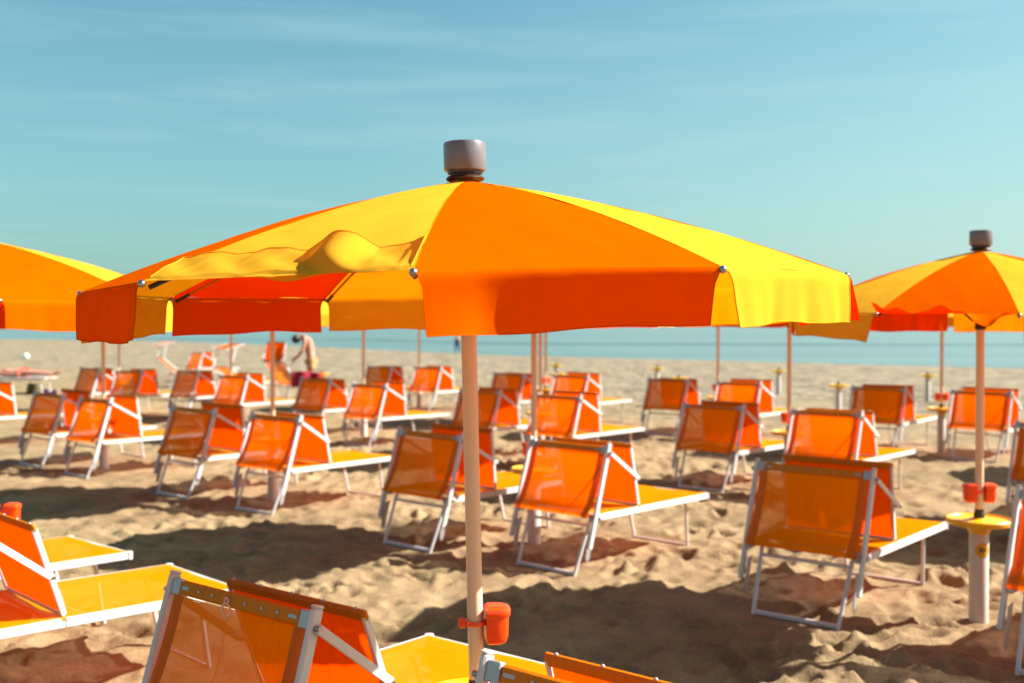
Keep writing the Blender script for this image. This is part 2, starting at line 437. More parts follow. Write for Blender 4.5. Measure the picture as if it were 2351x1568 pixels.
# far beach: paler damp sand with dark wrack clumps, driven by distance from the loungers (world y + x)
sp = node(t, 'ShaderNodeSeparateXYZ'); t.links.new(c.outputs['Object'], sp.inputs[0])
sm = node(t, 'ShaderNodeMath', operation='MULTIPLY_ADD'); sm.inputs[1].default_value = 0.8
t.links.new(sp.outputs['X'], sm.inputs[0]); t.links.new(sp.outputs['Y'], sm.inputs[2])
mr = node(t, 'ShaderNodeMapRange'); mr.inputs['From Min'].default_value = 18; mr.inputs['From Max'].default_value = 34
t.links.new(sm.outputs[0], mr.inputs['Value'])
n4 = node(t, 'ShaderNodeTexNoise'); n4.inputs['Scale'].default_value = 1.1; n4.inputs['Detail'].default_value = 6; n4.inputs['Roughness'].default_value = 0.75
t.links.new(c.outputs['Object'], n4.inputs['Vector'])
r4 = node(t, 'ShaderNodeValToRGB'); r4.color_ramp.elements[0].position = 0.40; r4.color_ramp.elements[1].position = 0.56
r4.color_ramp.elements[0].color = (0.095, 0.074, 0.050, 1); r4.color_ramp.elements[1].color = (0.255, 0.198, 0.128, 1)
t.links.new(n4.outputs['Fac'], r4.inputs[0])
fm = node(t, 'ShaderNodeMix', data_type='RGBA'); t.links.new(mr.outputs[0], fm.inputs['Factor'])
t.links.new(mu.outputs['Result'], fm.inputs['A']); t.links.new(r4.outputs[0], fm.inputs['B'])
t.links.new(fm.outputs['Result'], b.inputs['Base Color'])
bp = node(t, 'ShaderNodeBump'); bp.inputs['Strength'].default_value = 0.9; bp.inputs['Distance'].default_value = 0.016
t.links.new(n2.outputs['Fac'], bp.inputs['Height'])
n5 = node(t, 'ShaderNodeTexNoise'); n5.inputs['Scale'].default_value = 4.5; n5.inputs['Detail'].default_value = 5
t.links.new(c.outputs['Object'], n5.inputs['Vector'])
fb = node(t, 'ShaderNodeMapRange'); fb.inputs['From Min'].default_value = 12; fb.inputs['From Max'].default_value = 26; fb.inputs['To Max'].default_value = 0.8
t.links.new(sp.outputs['Y'], fb.inputs['Value'])
bp2 = node(t, 'ShaderNodeBump'); bp2.inputs['Distance'].default_value = 0.10
t.links.new(fb.outputs[0], bp2.inputs['Strength']); t.links.new(n5.outputs['Fac'], bp2.inputs['Height']); t.links.new(bp.outputs[0], bp2.inputs['Normal'])
t.links.new(bp2.outputs[0], b.inputs['Normal']); t.links.new(b.outputs[0], o.inputs[0])
me.materials.append(m)

# ------------------------------------------------------------------ sea
m, t, o = mat('sea_water')
b = node(t, 'ShaderNodeBsdfPrincipled'); b.inputs['Roughness'].default_value = 0.12; b.inputs['IOR'].default_value = 1.33
c = node(t, 'ShaderNodeTexCoord'); mpn = node(t, 'ShaderNodeMapping'); mpn.inputs['Rotation'].default_value = (0, 0, R(40)); mpn.inputs['Scale'].default_value = (0.5, 1.6, 1)
n = node(t, 'ShaderNodeTexNoise'); n.inputs['Scale'].default_value = 1.1; n.inputs['Detail'].default_value = 7; n.inputs['Roughness'].default_value = 0.6
t.links.new(c.outputs['Object'], mpn.inputs[0]); t.links.new(mpn.outputs[0], n.inputs['Vector'])
bp = node(t, 'ShaderNodeBump'); bp.inputs['Strength'].default_value = 0.55; bp.inputs['Distance'].default_value = 0.12
t.links.new(n.outputs['Fac'], bp.inputs['Height']); t.links.new(bp.outputs[0], b.inputs['Normal'])
nb = node(t, 'ShaderNodeTexNoise'); nb.inputs['Scale'].default_value = 0.03; nb.inputs['Detail'].default_value = 3
mb2 = node(t, 'ShaderNodeMapping'); mb2.inputs['Scale'].default_value = (0.3, 2.2, 1); mb2.inputs['Rotation'].default_value = (0, 0, R(12))
t.links.new(c.outputs['Object'], mb2.inputs[0]); t.links.new(mb2.outputs[0], nb.inputs['Vector'])
rw = node(t, 'ShaderNodeValToRGB'); rw.color_ramp.elements[0].position = 0.4; rw.color_ramp.elements[1].position = 0.6
rw.color_ramp.elements[0].color = (0.06, 0.105, 0.11, 1); rw.color_ramp.elements[1].color = (0.10, 0.155, 0.155, 1)
t.links.new(nb.outputs['Fac'], rw.inputs[0]); t.links.new(rw.outputs[0], b.inputs['Base Color']); t.links.new(b.outputs[0], o.inputs[0])
sea = MB().add([(-9000, -3000, WATER_Z), (9000, -3000, WATER_Z), (9000, 9000, WATER_Z), (-9000, 9000, WATER_Z)], [(0, 1, 2, 3)]).build('sea', m, smooth=False)
# keep the sea beyond the shoreline only: the sand sheet stands above it elsewhere
tag(sea, 'calm turquoise sea beyond the beach', None, None, 'structure')
# a long low swell line of darker, ruffled water
m2 = solid('ruffled_water', (0.03, 0.06, 0.07), 0.5, 0, 0.5, var=0.3, scale=0.6, bump=0.0)
sw = MB()
pts = [(-60, 148), (-19, 141), (-4, 116), (4, 111), (18, 109), (34, 106), (50, 104), (80, 100)]
def swf(u, v):
    x = -60 + 140 * u; y = np.interp(x, [p[0] for p in pts], [p[1] for p in pts])
    wid = 3.8 + 2.2 * float(gnoise(x, 0.0, 9.0, 3))
    return (x, y + (v - .5) * 2 * wid, WATER_Z + 0.10 * math.cos((v - .5) * math.pi) * (0.75 + 0.5 * float(gnoise(x, 3.0, 5.0, 5))) - 0.02)
sw.grid(swf, 160, 8)
tag(sw.build('wave', m2), 'long low dark swell line on the calm sea', None, None, 'structure')

# ------------------------------------------------------------------ parasols
NP = 10; RC = 1.132
Z_AP, Z_RIM = 2.25, 1.919
def rib_z(tt): return Z_AP - (Z_AP - Z_RIM) * (0.60 * tt + 0.40 * tt * tt)
def polar(k, tt):  # k may be fractional: straight chords between the ribs
    k0 = math.floor(k); f = k - k0
    a = 2 * math.pi * k0 / NP; b2 = 2 * math.pi * (k0 + 1) / NP
    pa = Vector((math.sin(a), -math.cos(a), 0)); pb = Vector((math.sin(b2), -math.cos(b2), 0))
    p = (pa * (1 - f) + pb * f) * (RC * tt)
    return p, f
T0 = 0.042
def panel_fn(k, lift=0.0):
    def fn(u, v):
        tt = T0 + (1 - T0) * v
        p, f = polar(k + min(u, .99999), tt)
        bow = 4 * f * (1 - f)
        z = rib_z(tt) + 0.007 * bow * math.sin(math.pi * tt ** 1.5) + lift * bow * max(0, (tt - .75) / .25) ** 2
        z += 0.0015 * float(gnoise(p.x, p.y, .12, 3 + k)) * 3
        return (p.x, p.y, z)
    return fn
def arc_path(d, L0=0.035, a0=R(-16), a1=R(-87)):
    """outward/down offset after travelling d along a strip that bends over the rim"""
    n = 24; o_ = z_ = 0.0; st = d / n
    for i in range(n):
        s_ = (i + .5) * st; a = a0 + (a1 - a0) * min(1, s_ / L0)
        o_ += math.cos(a) * st; z_ += math.sin(a) * st
    return o_, z_
def valance_fn(k, seed, length=0.146, flareA=0.0, flareB=0.0, gapA=0.016, gapB=0.016, wav=0.006, skew=0.0, hang=0.0):
    mid = 2 * math.pi * (k + .5) / NP; nrm = Vector((math.sin(mid), -math.cos(mid), 0)); tan = Vector((math.cos(mid), math.sin(mid), 0))
    def fn(u, v):
        ga = gapA * min(1, v * 3.0); gb = gapB * min(1, v * 3.0)
        W = 2 * RC * math.sin(math.pi / NP); f = (ga + (W - ga - gb) * u) / W
        p, _ = polar(k + min(f, .99999), 1.0)
        ln = length * (1 + 0.05 * math.sin(3 * u + seed) + 0.02 * math.sin(11 * u + seed * 2))
        d = ln * v; o_, z_ = arc_path(d)
        wv = wav * v * (math.sin(9 * u + seed * 1.7 + 1.5 * v) + 0.6 * math.sin(21 * u + seed * 3.1) + 0.35 * math.sin(43 * u + seed))
        wv += flareA * v ** 1.3 * math.exp(-u * 3.2) + flareB * v ** 1.3 * math.exp(-(1 - u) * 4)
        wv -= 0.006 * math.sin(math.pi * u) * v + hang * v * (lambda q: q * q * (3 - 2 * q))(min(1, max(0, (u - .02) / .34)))
        p = p + nrm * (o_ * .8 + wv) + tan * (skew * v * v)
        return (p.x, p.y, Z_RIM + z_ + .0006)
    return fn
def flipped_fn(k, seed, spec):
    """valance turned up by the wind: spec = ('up', us, heights, billows) lies back on the canopy, ('out', ...) is blown forwards"""
    mid = 2 * math.pi * (k + .5) / NP; nrm = Vector((math.sin(mid), -math.cos(mid), 0)); tan = Vector((math.cos(mid), math.sin(mid), 0))
    kind, us, hs, bil = spec
    n = 60; raw = np.interp(np.linspace(0, 1, n), us, hs); ker = np.array([1, 3, 4, 3, 1]) / 12
    sm = np.convolve(np.pad(raw, 2, mode='edge'), ker, 'valid')
    def fn(u, v):
        p, f = polar(k + min(max(u, 0.012), .985), 1.0)
        h = float(np.interp(u, np.linspace(0, 1, n), sm))
        if kind == 'up':
            Lc = 0.142; h = min(h, Lc * .97); inn = math.sqrt(Lc * Lc - h * h)
            b = sum(a * math.exp(-((u - c - s_ * (v - .5)) / w) ** 2) for c, w, a, s_ in bil) * math.sin(math.pi * v ** .8)
            curl = 0.005 * v ** 4 * (1 + math.sin(23 * u + seed))
            wr = 0.0010 * math.sin(67 * u - 11 * v) * v + 0.0024 * math.sin(31 * u + 6 * v + seed) * math.sin(math.pi * v)
            p = p + nrm * (-inn * v + b) + tan * ((-0.018 * u + .003 * math.sin(9 * u)) * v)
            rr = math.hypot(p.x, p.y) / (RC * math.cos(math.pi / NP) / math.cos((f - .5) * 2 * math.pi / NP))
            z = Z_RIM + h * v + b * .45 - 0.014 * math.exp(-((u - .56) / .09) ** 2) * (1 - v) ** 2
            if v > .06: z = max(z, rib_z(min(1, rr)) + 0.0045 + .004 * v)
            return (p.x, p.y, z + curl + wr)
        fl = sum(a * math.sin(w * u + c) for c, w, a, s_ in bil)
        p = p + nrm * (0.105 * v) + tan * (.012 * math.sin(6 * u + seed) * v)
        return (p.x, p.y, Z_RIM + h * v + fl * v * v)
    return fn
ROLL = {}
def make_parasol(loc, rz, flips=None, flares=None, seed=0, tilt=(0, 0), low=0.0, whole=False, with_tips=True, lift=None):
    flips = flips or {}; flares = flares or {}; lift = lift or {}
    root = empty('parasol', loc, rz)
    W = 2 * RC * math.sin(math.pi / NP)
    MB().tube([(0, 0, 0.60), (0, 0, 2.27)], 0.0245, 20).build('pole', M['pole'], root)
    MB().lathe([(0.056, 2.279), (0.0635, 2.281), (0.066, 2.286), (0.0665, 2.36), (0.064, 2.368), (0.060, 2.370), (0.0, 2.3705)], 40).build('cap', M['cap'], root)
    MB().lathe([(0.040, 2.245), (0.056, 2.250), (0.061, 2.256), (0.056, 2.263), (0.048, 2.266), (0.048, 2.269), (0.055, 2.272), (0.055, 2.2795), (0.03, 2.2795)], 36).build('collar', M['brown'], root)
    hb = MB().lathe([(0.0255, 1.772), (0.034, 1.775), (0.034, 1.79), (0.031, 1.795), (0.031, 1.85), (0.040, 1.855), (0.040, 1.87), (0.0255, 1.875)], 24).build('runner', M['rubber'], root)
    can = []
    for k in range(NP):
        mt = M['orange'] if k % 2 == 0 else M['yellow']
        pn = MB().grid(panel_fn(k, lift.get(k, 0)), 18, 22, lambda u, v: ((u - .5) * W * (T0 + v), v * RC)).build('canopy_panel', mt, root, angle=80)
        can.append(pn)
        if k in flips:
            vf = flipped_fn(k, seed + k, flips[k])
            vo = MB().grid(vf, 200, 20, lambda u, v: (u * W, v * .15)).build('valance', mt, pn, angle=80)
            vo['label'] = 'valance blown up over the canopy by the wind'
            edge = [Vector(vf(u, 1.0)) for u in np.linspace(0, 1, 60)]
        else:
            fl = flares.get(k, {})
            vf = valance_fn(k, seed + k * 1.3, **fl)
            vo = MB().grid(vf, 44, 14, lambda u, v: (u * W, v * .145)).build('valance', mt, pn, angle=80)
            edge = [Vector(vf(u, 1.0)) for u in np.linspace(0, 1, 40)]
        sA = [Vector(vf(0.0, v)) for v in np.linspace(0.12, 1, 10)]; sB = [Vector(vf(1.0, v)) for v in np.linspace(0.12, 1, 10)]
        hm = MB().tube(edge, 0.0016, 5); hm.tube(sA, 0.0018, 5); hm.tube(sB, 0.0018, 5); hm.build('hem', mt, vo)
    for k in range(NP):
        a = 2 * math.pi * k / NP; d = Vector((math.sin(a), -math.cos(a), 0))
        rb = MB().tube([d * (RC * tt * 0.985) + Vector((0, 0, rib_z(tt) - 0.014)) for tt in np.linspace(.04, 1, 12)], 0.0042, 6).build('rib', M['hem'], root)
        MB().tube([d * (RC * tt * 0.985) + Vector((0, 0, rib_z(tt) - 0.014)) for tt in (.95, 1.0)], 0.0062, 8).build('rib_sleeve', M['rubber'], rb)
        tip = d * (RC + .004) + Vector((0, 0, Z_RIM - 0.006))
        MB().ball(tip, 0.0095, 12).build('rib_tip', M['steel'], rb)
        st = MB().tube([d * 0.038 + Vector((0, 0, 1.862)), d * (RC * .34) + Vector((0, 0, rib_z(.34) - 0.018))], 0.0035, 6).build('strut', M['rubber'], rb)
        sm_ = MB().tube([d * (RC * tt) + Vector((0, 0, rib_z(tt) + 0.0006)) for tt in np.linspace(T0, .995, 30)], 0.0010, 5).build('seam', M['seam'], rb)
    # tilt of the spread canopy (all parts above the pole)
    for o_ in kids(root):
        if whole or o_.name.startswith(('canopy_panel', 'rib')):
            piv = Matrix.Translation((0, 0, Z_AP)); rt = Euler((tilt[0], tilt[1], 0)).to_matrix().to_4x4()
            # tilt is given in world axes: undo the root rotation
            rz_ = Matrix.Rotation(rz, 4, 'Z')
            o_.matrix_local = piv @ rz_.inverted() @ rt @ rz_ @ piv.inverted() @ Matrix.Diagonal((1, 1, 1, 1))
            if low: 
                sc = Matrix.Identity(4); 
                zz = (Z_AP - Z_RIM + low) / (Z_AP - Z_RIM)
                o_.matrix_local = piv @ rz_.inverted() @ rt @ rz_ @ Matrix.Diagonal((1, 1, zz, 1)) @ piv.inverted()
    return root

def make_base(loc):
    root = empty('parasol_stand', loc)
    MB().lathe([(0.052, -0.25), (0.056, -0.2), (0.056, 0.545), (0.05, 0.56)], 28).build('tube', M['tube'], root)
    MB().lathe([(0.052, 0.535), (0.060, 0.545), (0.066, 0.562), (0.085, 0.578), (0.16, 0.590), (0.184, 0.596), (0.190, 0.606), (0.190, 0.626), (0.184, 0.632), (0.178, 0.630), (0.172, 0.622), (0.10, 0.620), (0.06, 0.624), (0.035, 0.634), (0.03, 0.634)], 48).build('table', M['ytable'], root)
    MB().lathe([(0.020, 0.60), (0.032, 0.62), (0.033, 0.655), (0.027, 0.67), (0.027, 0.685), (0.02, 0.69)], 20).build('socket', M['rubber'], root)
    return root
def make_cups(loc, rz, sides):
    root = empty('cup_holder', loc, rz)
    MB().tube([(0.030 * math.cos(a), 0.030 * math.sin(a), 0) for a in np.linspace(0, 2 * math.pi, 28, endpoint=False)], 0.0075, 8, closed=True).build('clamp', M['red'], root)
    for s in sides:
        # D-shaped cup with a flat inner face, lip and lid
        def prof(w, dp, n=20):
            p = [(0.0, -w), (0.0, w)]
            for i in range(n + 1):
                a = math.pi / 2 - math.pi * i / n; ca = math.cos(a); sa = math.sin(a)
                p.append((0.012 + dp * abs(ca) ** .6, w * (1 if sa >= 0 else -1) * abs(sa) ** .6))
            return p
        def stack(levels, closed_top=True):
            mb = MB(); vs = []; npt = 0
            for z, w, dp, x0 in levels:
                pr = prof(w, dp); npt = len(pr)
                vs += [(s * (x0 + x), y, z) for x, y in pr]
            fs = []
            for r in range(len(levels) - 1):
                for i in range(npt): fs.append((r * npt + i, r * npt + (i + 1) % npt, (r + 1) * npt + (i + 1) % npt, (r + 1) * npt + i))
            fs.append(tuple(range(npt))); fs.append(tuple((len(levels) - 1) * npt + i for i in range(npt)))
            return mb.add(vs, fs)
        cup = stack([(-0.064, .022, .032, .038), (-0.058, .032, .045, .031), (-0.040, .037, .053, .029), (0.028, .038, .055, .029)]).build('cup', M['red'], root)
        stack([(0.022, .041, .0595, .027), (0.024, .0425, .061, .027), (0.038, .043, .062, .027), (0.045, .040, .058, .029), (0.052, .026, .036, .036)]).build('lid', M['red'], cup)
        mb = MB(); mb.box((s * .0345, 0, -.006), (.004, .05, .075)); mb.box((s * .031, 0, 0), (.012, .02, .018)); mb.build('bracket', M['red'], root)
    sx = -sides[0]
    mb = MB(); mb.box((sx * .042, -.012, 0), (.022, .010, .026), None, .003); mb.box((sx * .042, .012, 0), (.022, .010, .026), None, .003)
    mb.tube([(sx * .042, -.020, 0), (sx * .042, .020, 0)], .0045, 8).build('lug', M['red'], root)
    return root

PR = []   # (x, y, rotation of first rib, kind)
U0 = (-0.146, 3.39)
main = make_parasol((U0[0], U0[1], 0), R(-3.4), flips={9: ('up', [0, .04, .09, .13, .2, .35, .48, .54, .60, .66, .72, .77, .81, .88, .94, 1.0], [.02, .04, .062, .05, .044, .046, .05, .060, .078, .092, .092, .076, .058, .052, .060, .078],
    [(.70, .075, .019, -.10), (.57, .03, -.008, .2), (.85, .04, .007, 0), (.11, .025, .007, .1), (.22, .03, .005, .15), (.33, .03, .006, -.1), (.44, .035, .006, .12), (.94, .02, .006, 0)])},
    flares={0: dict(flareA=0.014, flareB=-0.004, skew=0.004, hang=.064, wav=.004), 1: dict(flareA=0.012, gapA=.022, wav=.008, skew=-.006), 8: dict(flareB=.006, gapB=.002), 2: dict(flareA=.02)}, seed=2, tilt=(R(0.1), R(-1.26)), whole=True)
tag(main, 'large sharp yellow and orange parasol in the foreground centre, one valance blown up', 'parasol', 'beach parasols in rows')
right = make_parasol((2.83, 6.54, 0), R(-50), flips={0: ('out', [0, .2, .4, .6, .7, .82, .92, 1], [.03, .02, .015, .02, -.015, -.055, -.025, .0], [(1.0, 14, .012, 0), (2.0, 27, .009, 0), (.5, 41, .005, 0)])},
    flares={9: dict(flareB=.03, wav=.007)}, seed=5, tilt=(R(1.5), 0), low=0.035)
tag(right, 'orange and yellow parasol at the right edge with its front orange valance crumpled up', 'parasol', 'beach parasols in rows')
proto = make_parasol((-2.8, 5.75, 0), R(-43), seed=9, low=0.006)
tag(proto, 'parasol cut off by the left edge of the photo, nearest orange panel lit', 'parasol', 'beach parasols in rows')
more = [
 (0.18, 8.85, 12, 'parasol directly behind the big central one, thick pole just right of the central pole'),
 (-2.47, 11.16, -20, 'parasol behind the left half of the central canopy, pole between two near left loungers'),
 (-5.1, 13.5, 5, 'parasol whose pole is the leftmost one under the central canopy'),
 (5.7, 9.4, 8, 'parasol beyond the right edge, shading the sand beside the right stand'),
 (3.05, 11.9, 20, 'parasol behind the right end of the central canopy, pole behind the second row of loungers'),
 (0.38, 14.5, -8, 'parasol with the middle pole of the three slim poles in a row'),
 (-2.38, 17.35, 3, 'distant parasol with its pole just left of the far middle loungers'),
 (-5.27, 20.3, 15, 'distant parasol with its pole rising behind the loungers left of the red towel'),
 (-8.1, 22.3, 0, 'distant parasol with its pole in the far left lounger pair'),
 (6.07, 15.28, 14, 'parasol glimpsed under the right one, slim pole with yellow table'),
 (3.36, 17.65, -12, 'distant parasol with its pole beside the far right orange loungers'),
 (0.62, 19.85, 9, 'distant parasol with the rightmost pole of the three slim poles in a row'),
 (-2.0, 23.3, 0, 'most distant parasol, its thin pole in line with the central far lounger'),
 (8.7, 12.9, 6, 'parasol far off the right edge of the loungers'),
]
def place(tree, loc, rz=None):
    tree.location = loc
    if rz is not None: tree.rotation_euler = (0, 0, rz)
    return tree
stand_spots = [(U0[0] + .036, U0[1], 'yellow table stand holding the big central parasol'), (2.83, 6.54, 'yellow table stand with round number sticker at the right'), (-2.8, 5.75, 'yellow table stand of the parasol cut off at the left')]
plain = make_parasol((0.18, 8.85, 0), R(12), seed=14)
for i, (x, y, a, lb) in enumerate(more):
    p_ = plain if i == 0 else copy_tree(plain)
    place(p_, (x, y, 0), R(a)); tag(p_, lb, 'parasol', 'beach parasols in rows')
    stand_spots.append((x, y, 'yellow table stand holding the ' + {
        0: 'parasol just behind the central one', 1: 'parasol between the near left loungers', 2: 'leftmost slim parasol pole',
        3: 'parasol off the right edge', 4: 'parasol beside the middle right loungers', 5: 'middle one of the three slim poles',
        6: 'pole left of the far middle loungers', 7: 'pole by the in-use loungers', 8: 'pole of the far left pair',
        9: 'slim pole seen under the right parasol', 10: 'far pole right of the central canopy', 11: 'rightmost of the three slim poles',
        12: 'most distant parasol pole', 13: 'parasol far off to the right'}[i]))
free = [(4.0, 29.8, 'empty yellow table stand farthest out behind the three slim poles on the right'), (3.72, 24.1, 'empty yellow table stand peeping over the far lounger right of centre'),
        (6.9, 28.0, 'empty yellow table stand just left of the slim pole, near the water'), (6.4, 21.2, 'empty yellow table stand left of the wide far right lounger'),
        (9.8, 25.5, 'empty yellow table stand above the slim right pole, near the water'), (1.3, 32.0, 'empty yellow table stand farthest out near the centre'),
        (1.10, 26.3, 'empty yellow table stand below the farthest central one'), (-4.62, 26.3, 'empty yellow table stand beside the bending person')]
base0 = make_base((0, 0, 0))
for i, (x, y, lb) in enumerate(stand_spots + free):
    b_ = base0 if i == 0 else copy_tree(base0)
    place(b_, (x, y, 0)); tag(b_, lb, 'table stand', 'yellow table stands for the parasols')
    if i == 1:   # the near one carries its number
        n_ = MB()
        def stf(u, v):
            rr = 0.047 * math.sqrt(v); a = 2 * math.pi * u; dx = rr * math.cos(a); z = 0.445 + rr * math.sin(a); th = dx / 0.0575
            return (0.0575 * math.sin(th), -0.0575 * math.cos(th), z)
        n_.grid(stf, 32, 6).build('sticker', M['sticker'], b_)
        cu = bpy.data.curves.new('number', 'FONT'); cu.body = '307'; cu.size = 0.036; cu.align_x = 'CENTER'; cu.align_y = 'CENTER'; cu.offset = 0.0009
        to = bpy.data.objects.new('tmp', cu); col.objects.link(to)
        dg = bpy.context.evaluated_depsgraph_get(); mt_ = bpy.data.meshes.new_from_object(to.evaluated_get(dg))
        for v_ in mt_.vertices:
            th = v_.co.x / 0.0585; z = v_.co.y; v_.co = (0.0585 * math.sin(th), -0.0585 * math.cos(th), 0.445 + z)
        bpy.data.objects.remove(to); mt_.materials.clear(); mt_.materials.append(M['ink'])
        no = bpy.data.objects.new('number', mt_); col.objects.link(no); no.parent = [c_ for c_ in kids(b_) if c_.name.startswith('sticker')][0]
cups_r = make_cups((2.83, 6.54, 0.79), 0, [1, -1])
tag(cups_r, 'red pair of cups clamped on the right parasol pole', 'cup holder', 'red cup holders on the parasol poles')
cups_m = make_cups((U0[0] + .0305, U0[1], 0.865), R(8), [1])
for o_ in kids(cups_m):
    if o_.name.startswith('cup'): o_.scale = (1.10, 1.10, 1.04)
tag(cups_m, 'bright orange lidded cup clamped on the central parasol pole', 'cup holder', 'red cup holders on the parasol poles')
cups_l = copy_tree(cups_r); place(cups_l, (-2.72, 5.75, 0.80), R(0)); tag(cups_l, 'orange red cups at the left edge above the near lounger', 'cup holder', 'red cup holders on the parasol poles')
for i, lb in ((0, 'red cups clamped on the pole just right of the central one'), (4, 'red cups on the pole beside the middle right loungers'), (9, 'red cups on the slim pole under the right parasol'),
              (10, 'red cups on the far pole right of the central canopy'), (1, 'red cups on the pole between the near left loungers'), (2, 'red cups on the leftmost slim pole'),
              (5, 'red cups on the middle one of the three slim poles'), (6, 'red cups on the pole left of the far middle loungers'), (7, 'red cups on the pole by the in-use loungers'),
              (11, 'red cups on the rightmost of the three slim poles'), (12, 'red cups on the most distant pole')):
    c_ = copy_tree(cups_r); place(c_, (more[i][0], more[i][1], 0.79), R(20 * i % 60)); tag(c_, lb, 'cup holder', 'red cup holders on the parasol poles')

# ------------------------------------------------------------------ sun loungers
HW = 0.385
def bez(pts, n):
    """Catmull-Rom through pts"""
    P = [Vector(p) for p in pts]; P = [P[0] * 2 - P[1]] + P + [P[-1] * 2 - P[-2]]; out = []
    m_ = len(P) - 3
    for i in range(n + 1):
        s = i / n * m_; k = min(int(s), m_ - 1); f = s - k; a, b_, c_, d = P[k:k + 4]
        out.append(0.5 * ((2 * b_) + (c_ - a) * f + (2 * a - 5 * b_ + 4 * c_ - d) * f * f + (3 * b_ - a - 3 * c_ + d) * f ** 3))
    return out
def sheet(path, hw, nx=14, sag=0.0, seed=0):
    n = len(path) - 1; ln = [0]
    for i in range(n): ln.append(ln[-1] + (path[i + 1] - path[i]).length)
    def fn(u, v):
        s = v * n; k = min(int(s), n - 1); f = s - k; p = path[k] * (1 - f) + path[k + 1] * f
        x = (u * 2 - 1) * hw; b_ = 1 - (u * 2 - 1) ** 2
        tn = (path[min(k + 1, n)] - path[k]).normalized(); nm = Vector((0, tn.z, -tn.y))
        e = math.sin(math.pi * v)
        p = p + nm * (sag * b_ * e)
        return (x, p.y, p.z)
    def uvf(u, v):
        s = v * n; k = min(int(s), n - 1); f = s - k
        return ((u * 2 - 1) * hw, ln[k] * (1 - f) + ln[k + 1] * f)
    return fn, uvf
def make_lounger(lean=0.0, posed=None, ring=False, lite=False):
    """posed: None = backrest upright and shade folded forward on the bed; (back angle, shade angle) = in use"""
    root = empty('sun_lounger')
    # bed rails, with the joint where the backrest folds
    for s in (-1, 1):
        f = MB(); f.bar((s * HW, -0.13, .412), (s * HW, .345, .412), .026, .044, (0, 0, 1)); f.bar((s * HW, .362, .412), (s * HW, 1.275, .410), .026, .044, (0, 0, 1))
        f.box((s * HW, .353, .408), (.020, .03, .03))
        br = f.build('bed_rail', M['alu'], root)
        MB().tube([(s * HW, 1.268, .434), (s * HW, 1.268, .388)], .0205, 12).build('end_cap', M['alu'], br)
        MB().ball((s * (HW + .014), -.125, .412), .016, 10).build('pivot_cap', M['alu'], br)
    MB().bar((-HW + .014, 1.262, .412), (HW - .014, 1.262, .412), .028, .036, (0, 0, 1)).build('foot_bar', M['alu'], root)
    MB().tube([(-HW + .01, .353, .395), (HW - .01, .353, .395)], .011, 8).build('cross_bar', M['alu'], root)
    # U-shaped legs
    hl_ = MB()
    for s in (-1, 1): hl_.tube([(s * .30, -.10, .40), (s * .295, -.13, .34), (s * .276, -.271, -.01)], .013, 10)
    hl_.bar((-.283, -.262, .012), (.283, -.262, .012), .022, .026, (0, 0, 1)); hl_.bar((-.30, -.125, .345), (.30, -.125, .345), .020, .022, (0, 0, 1))
    hl_.build('head_leg', M['alu'], root)
    fl_ = MB()
    for s in (-1, 1): fl_.tube([(s * .305, 1.08, .40), (s * .295, 1.10, .35), (s * .268, 1.167, -.01)], .013, 10)
    fl_.tube([(-.27, 1.165, .006), (.27, 1.165, .006)], .012, 10)
    fl_.build('foot_leg', M['alu'], root)
    # backrest
    if posed is None: B0, B1 = Vector((0, -.228, .196)), Vector((0, 0, .928))
    else:
        ang = R(posed[0]); B1 = Vector((0, 0.02 - math.cos(ang) * .72, .40 + math.sin(ang) * .72)); B0 = Vector((0, 0.10, .36))
    d = (B1 - B0).normalized(); nrm = Vector((0, d.z, -d.y))
    for s in (-1, 1):
        rl_ = MB().bar(B0 + Vector((s * HW, 0, 0)), B1 + Vector((s * HW, 0, 0)), .024, .042, (0, 1, 0), .006).build('backrest_rail', M['alu'], root)
        MB().bar(B1 + Vector((s * HW, 0, 0)) - d * .002, B1 + Vector((s * HW, 0, 0)) + d * .010, .0252, .0432, (0, 1, 0), .005).build('end_cap', M['alu'], rl_)
    # cloth-wrapped head bar with rivets and end brackets
    hb = B1 - d * .040
    h = MB(); h.bar(hb + Vector((-.325, 0, 0)), hb + Vector((.325, 0, 0)), .050, .018, nrm, .007)
    hem = h.build('head_bar', M['hem'], root)
    r_ = MB()
    for x in (-.21, -.13, -.03, .05, .14, .22): r_.ball(hb - nrm * .0095 * (1) + Vector((x, 0, 0)), .0055, 8); r_.ball(hb + nrm * .0095 + Vector((x, 0, 0)), .0055, 8)
    if lean > .08:
        for x in (-.21, -.13, -.03, .05, .14, .22):
            MB().tube([hb - nrm * .0135 + Vector((x, 0, 0)), hb + nrm * .0135 + Vector((x, 0, 0))], .0055, 10).build('rivet', M['rawalu'], hem)
    else: r_.build('rivet', M['rawalu'], hem)
    for s in (-1, 1):
        k_ = MB(); k_.bar(hb + Vector((s * .325, 0, 0)), hb + Vector((s * (HW - .012), 0, 0)), .056, .024, nrm, .003)
        for sg in (-1, 1): k_.box(hb + Vector((s * .292, 0, 0)) + nrm * .0098 * sg, (.040, .003, .012), Matrix.Rotation(math.atan2(nrm.z, nrm.y), 3, 'X'), .001)
        k_.build('head_bracket', M['rawalu'], root)
